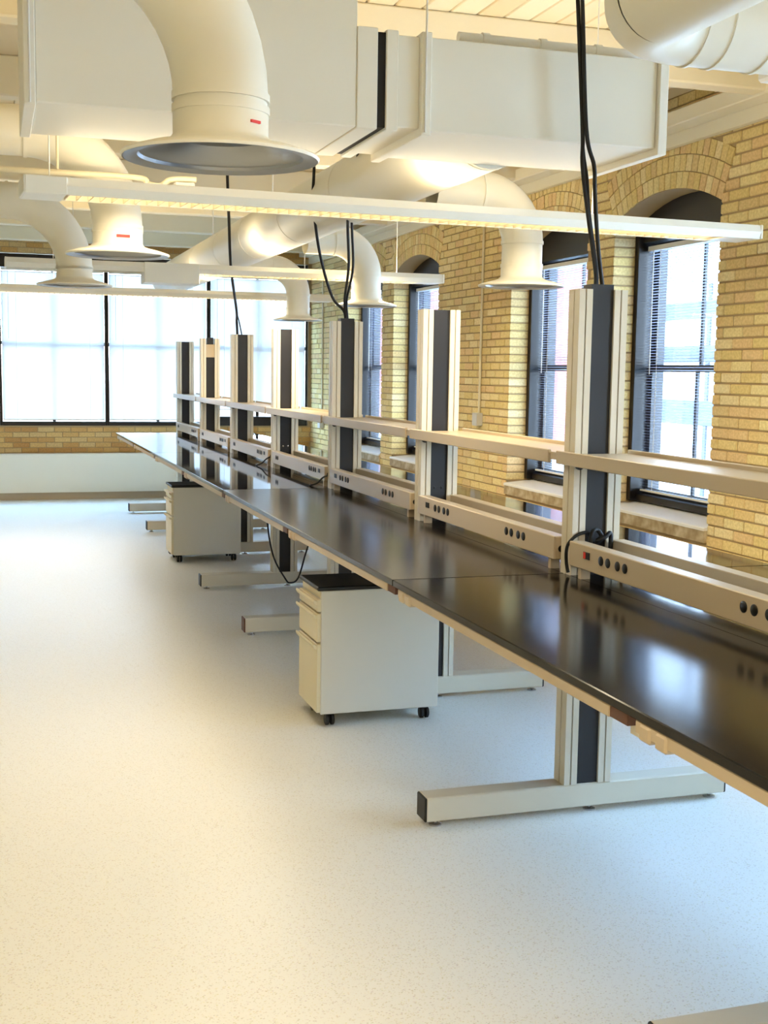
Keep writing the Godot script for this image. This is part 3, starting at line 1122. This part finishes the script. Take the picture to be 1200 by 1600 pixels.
func cabinets() -> void:
	var spots := [[-6.04, -0.335, "nearer white drawer cabinet on castors below the bench, black cushion top", 0.69], [-11.53, -0.30, "farther white drawer cabinet on castors below the bench's far end", 0.67]]
	for s in spots:
		var o := thing("mobile_cabinet", s[2], "cabinet", Vector3(s[1], 0, s[0]), "drawer cabinets under the bench")
		var hx := 0.315
		var hz := 0.19
		var st := nst()
		bx(st, Vector3(-hx, 0.068, -hz), Vector3(hx, 0.70, hz), 0.004)
		obj(st, "body", M.ped, o)
		st = nst()
		bx(st, Vector3(-hx - 0.02, 0.70, -hz - 0.003), Vector3(hx, 0.722, hz + 0.003), 0.006)
		obj(st, "top_pad", M.black, o)
		st = nst()
		bx(st, Vector3(-hx - 0.004, 0.664, -hz + 0.01), Vector3(-hx + 0.01, 0.699, hz - 0.01), 0.002)
		obj(st, "top_band", M.ped_front, o)
		for d in [[0.595, 0.655], [0.44, 0.585], [0.078, 0.43]]:
			st = nst()
			bx(st, Vector3(-hx - 0.02, d[0], -hz + 0.004), Vector3(-hx + 0.002, d[1], hz - 0.004), 0.003)
			var dr := obj(st, "drawer", M.ped_front, o)
			st = nst()
			# finger pull rolled out along the drawer's top edge
			var lip := PackedVector2Array([Vector2(-hx - 0.018, d[1] - 0.03), Vector2(-hx - 0.034, d[1] - 0.022), Vector2(-hx - 0.04, d[1] - 0.008), Vector2(-hx - 0.036, d[1] + 0.001), Vector2(-hx - 0.03, d[1] - 0.004), Vector2(-hx - 0.018, d[1] - 0.012)])
			prism(st, lip, "xy", -hz + 0.006, hz - 0.006)
			obj(st, "pull", M.ped_front, dr)
		for a in [-1.0, 1.0]:
			for b in [-1.0, 1.0]:
				st = nst()
				var c := Vector3(a * (hx - 0.06), 0.031, b * (hz - 0.05))
				X = Transform3D(Basis(Vector3.FORWARD, PI / 2), c)
				for w in [-0.014, 0.014]:
					lathe(st, [Vector2(0, w - 0.009), Vector2(0.026, w - 0.009), Vector2(0.031, w - 0.006), Vector2(0.031, w + 0.006), Vector2(0.026, w + 0.009), Vector2(0, w + 0.009)], Vector3.ZERO, 18, true)
				X = Transform3D(Basis(Vector3.UP, 0.4 * a * b), Vector3.ZERO)
				X = Transform3D()
				bx(st, c + Vector3(-0.02, 0.02, -0.016), c + Vector3(0.02, 0.037, 0.016), 0.004)
				obj(st, "castor", M.rubber, o)

# ---------------------------------------------------------------- cables
func cable(label: String, pts: Array, r: float, group: String, called := "power_cable") -> void:
	var st := nst()
	tube(st, curve(pts, 7), r, 8)
	tag(obj(st, called, M.rubber), label, "cable", group)

func cables() -> void:
	var z := pz(1) - 0.0475
	var g := "cables hanging to the nearest column"
	cable("thick black cable hanging in front of the box duct, outermost strand", [Vector3(-0.06, CEIL - 0.01, z), Vector3(-0.024, 3.2, z), Vector3(0.012, 2.74, z), Vector3(0.022, 2.6, z - 0.01), Vector3(0.05, 2.4, z), Vector3(0.088, 2.2, z), Vector3(0.09, 2.14, z)], 0.0085, g)
	cable("thick black cable into the nearest column, inner strand bowed toward the window", [Vector3(-0.045, CEIL - 0.01, z + 0.014), Vector3(-0.012, 3.2, z + 0.014), Vector3(0.022, 2.74, z + 0.012), Vector3(0.062, 2.6, z + 0.01), Vector3(0.074, 2.5, z), Vector3(0.09, 2.3, z + 0.01), Vector3(0.118, 2.14, z + 0.006)], 0.0085, g)
	cable("thin black cable between the two strands over the nearest column", [Vector3(-0.052, CEIL - 0.01, z - 0.014), Vector3(-0.016, 3.2, z - 0.013), Vector3(0.018, 2.72, z - 0.012), Vector3(0.045, 2.56, z - 0.014), Vector3(0.06, 2.42, z - 0.012), Vector3(0.098, 2.22, z - 0.012), Vector3(0.104, 2.14, z - 0.012)], 0.006, g)
	z = pz(3) - 0.0475
	g = "cables hanging to the third column"
	cable("black cable sweeping in a curve from the aisle side to the third column", [Vector3(-0.3, CEIL - 0.01, -7.4), Vector3(-0.3, 3.2, -7.4), Vector3(-0.285, 3.0, -7.5), Vector3(-0.235, 2.83, -7.7), Vector3(-0.125, 2.55, -7.95), Vector3(0.0, 2.29, -8.1), Vector3(0.085, 2.2, z), Vector3(0.1, 2.14, z)], 0.0095, g)
	cable("black cable running straight down to the third column, front strand", [Vector3(-0.31, CEIL - 0.01, -6.55), Vector3(-0.3, 3.05, -6.6), Vector3(-0.24, 2.96, -6.7), Vector3(-0.15, 2.74, -7.2), Vector3(0.0, 2.46, -7.7), Vector3(0.075, 2.27, -8.05), Vector3(0.105, 2.14, z)], 0.009, g)
	cable("black cable running straight down to the third column, rear strand", [Vector3(-0.3, CEIL - 0.01, -6.57), Vector3(-0.285, 3.05, -6.62), Vector3(-0.22, 2.96, -6.74), Vector3(-0.115, 2.74, -7.24), Vector3(0.035, 2.46, -7.72), Vector3(0.09, 2.27, -8.05), Vector3(0.115, 2.14, z)], 0.008, g)
	z = pz(5) - 0.0475
	g = "cables hanging to the fifth column"
	cable("thin black cable dropping from the ceiling to the fifth column", [Vector3(-0.37, CEIL - 0.01, -10.0), Vector3(-0.36, 3.3, -10.0), Vector3(-0.345, 3.0, -10.02), Vector3(-0.22, 2.66, -10.6), Vector3(0.0, 2.35, -11.5), Vector3(0.055, 2.25, z), Vector3(0.062, 2.12, z)], 0.012, g)
	cable("short black strand splitting off above the fifth column", [Vector3(0.03, 2.31, -11.62), Vector3(0.08, 2.24, z), Vector3(0.105, 2.12, z)], 0.006, g)
	z = pz(4)
	g = "cords on the bench"
	cable("black cord looping to the floor under the bench near the fourth column", [Vector3(-0.08, 0.93, z + 0.06), Vector3(-0.06, 0.55, z + 0.06), Vector3(-0.01, 0.27, z + 0.07), Vector3(0.08, 0.09, z + 0.1), Vector3(0.12, 0.05, z + 0.12), Vector3(0.19, 0.09, z + 0.12), Vector3(0.26, 0.3, z + 0.1), Vector3(0.36, 0.6, z + 0.1), Vector3(0.4, 0.93, z + 0.1)], 0.007, g, "cord")
	z = pz(1)
	cable("black cord looping from the nearest column over its power rail's end", [Vector3(0.09, 1.15, z + 0.006), Vector3(0.06, 1.165, z + 0.008), Vector3(0.02, 1.155, z + 0.006), Vector3(-0.012, 1.125, z - 0.0), Vector3(-0.02, 1.09, z - 0.006), Vector3(-0.016, 1.04, z - 0.01), Vector3(-0.012, 1.004, z - 0.0)], 0.007, g, "cord")
	cable("tangle of black cord behind the nearest power rail, against the column panel", [Vector3(0.06, 1.05, z + 0.02), Vector3(0.075, 1.16, z + 0.025), Vector3(0.1, 1.175, z + 0.02), Vector3(0.115, 1.15, z + 0.03), Vector3(0.09, 1.135, z + 0.04), Vector3(0.12, 1.15, z + 0.05), Vector3(0.15, 1.16, z + 0.04), Vector3(0.155, 1.05, z + 0.03)], 0.009, g, "cord")
	for q in [[3, "black cord from the rail end to the worktop beside the third column"], [4, "black cord from the rail end to the worktop beside the fourth column"]]:
		z = pz(q[0]) - 0.095
		cable(q[1], [Vector3(0.012, 1.08, z - 0.019), Vector3(-0.03, 1.06, z - 0.02), Vector3(-0.06, 1.02, z - 0.06), Vector3(-0.09, 1.001, z - 0.12), Vector3(-0.07, 1.001, z - 0.22)], 0.006, g, "cord")

# ---------------------------------------------------------------- the rest
func small_things() -> void:
	var st := nst()
	# long low heater cover on the far wall
	var h := thing("heater_cover", "long low white heater cover along the far wall under the windows", "heater", Vector3(-2.2, 0, FAR))
	prism(st, PackedVector2Array([Vector2(0.012, 0.1), Vector2(0.012, 0.625), Vector2(0.14, 0.625), Vector2(0.15, 0.615), Vector2(0.15, 0.1)]), "zy", -4.6, 4.3)
	obj(st, "cover", M.heater, h)
	st = nst()
	bx(st, Vector3(-4.55, 0, 0.02), Vector3(4.25, 0.1, 0.09))
	obj(st, "plinth", M.cream_dark, h)
	var h2 := thing("heater_cover", "long low white heater cover along the brick wall, seen under the bench", "heater", Vector3(WALL, 0, -5.0))
	st = nst()
	prism(st, PackedVector2Array([Vector2(-0.012, 0.1), Vector2(-0.012, 0.625), Vector2(-0.14, 0.625), Vector2(-0.15, 0.615), Vector2(-0.15, 0.1)]), "xy", -12.1, 8.5)
	obj(st, "cover", M.heater, h2)
	st = nst()
	bx(st, Vector3(-0.09, 0, -12.05), Vector3(-0.02, 0.1, 8.4))
	obj(st, "plinth", M.cream_dark, h2)
	# conduit and switch box on the brick wall
	var c := thing("conduit", "thin cream conduit dropping down the brick pier to a small box", "conduit", Vector3(WALL, 0, -10.8))
	st = nst()
	tube(st, [Vector3(-0.022, 1.40, 0), Vector3(-0.022, 3.38, 0.02)], 0.012, 10)
	obj(st, "pipe", M.conduit, c)
	st = nst()
	bx(st, Vector3(-0.07, 1.3, -0.06), Vector3(-0.008, 1.42, 0.06), 0.004)
	obj(st, "box", M.galv_box, c)
	var c2 := thing("conduit", "short conduit with small box low on the wall behind the fourth column", "conduit", Vector3(WALL, 0, -16.6))
	st = nst()
	tube(st, [Vector3(-0.022, 1.12, 0), Vector3(-0.022, 3.38, 0)], 0.012, 10)
	obj(st, "pipe", M.conduit, c2)
	st = nst()
	bx(st, Vector3(-0.07, 1.0, -0.06), Vector3(-0.008, 1.13, 0.06), 0.004)
	obj(st, "box", M.galv_box, c2)
	# sprinkler pipe over the box duct
	var s := thing("sprinkler_pipe", "white pipe with couplings running above the box duct", "pipe", Vector3(0, 3.118, -4.75))
	st = nst()
	tube(st, [Vector3(-0.4, 0, 0), Vector3(2.19, 0.0, 0)], 0.02, 12)
	obj(st, "pipe", M.white, s)
	for x in [-0.3, -0.05, 0.2, 0.45, 0.6]:
		st = nst()
		tube(st, [Vector3(x, 0, 0), Vector3(x + 0.03, 0, 0)], 0.026, 12)
		obj(st, "coupling", M.white, s)
	st = nst()
	bx(st, Vector3(1.02, -0.05, -0.06), Vector3(1.16, 0.03, 0.06), 0.012)
	obj(st, "junction", M.galv_box, s)
	# small pipe over the aisle
	var a := thing("sprinkler_pipe", "thin cream pipe over the aisle ending in a bend beside the biggest bell", "pipe", Vector3(-1.45, 2.64, -5.72))
	st = nst()
	tube(st, curve([Vector3(-1.6, 0.0, 0), Vector3(-0.6, 0, 0), Vector3(-0.12, 0, 0), Vector3(-0.06, -0.025, 0), Vector3(0.0, -0.03, 0), Vector3(0.05, 0.0, 0), Vector3(0.16, 0.005, 0)], 6), 0.013, 10)
	obj(st, "pipe", M.conduit, a)
	st = nst()
	tube(st, [Vector3(-0.45, 0.013, 0), Vector3(-0.45, CEIL - 2.64, 0)], 0.006, 8)
	obj(st, "hanger_rod", M.conduit, a)
	st = nst()
	bx(st, Vector3(0.06, -0.03, -0.03), Vector3(0.15, -0.012, 0.03), 0.004)
	obj(st, "nozzle", M.galv_box, a)
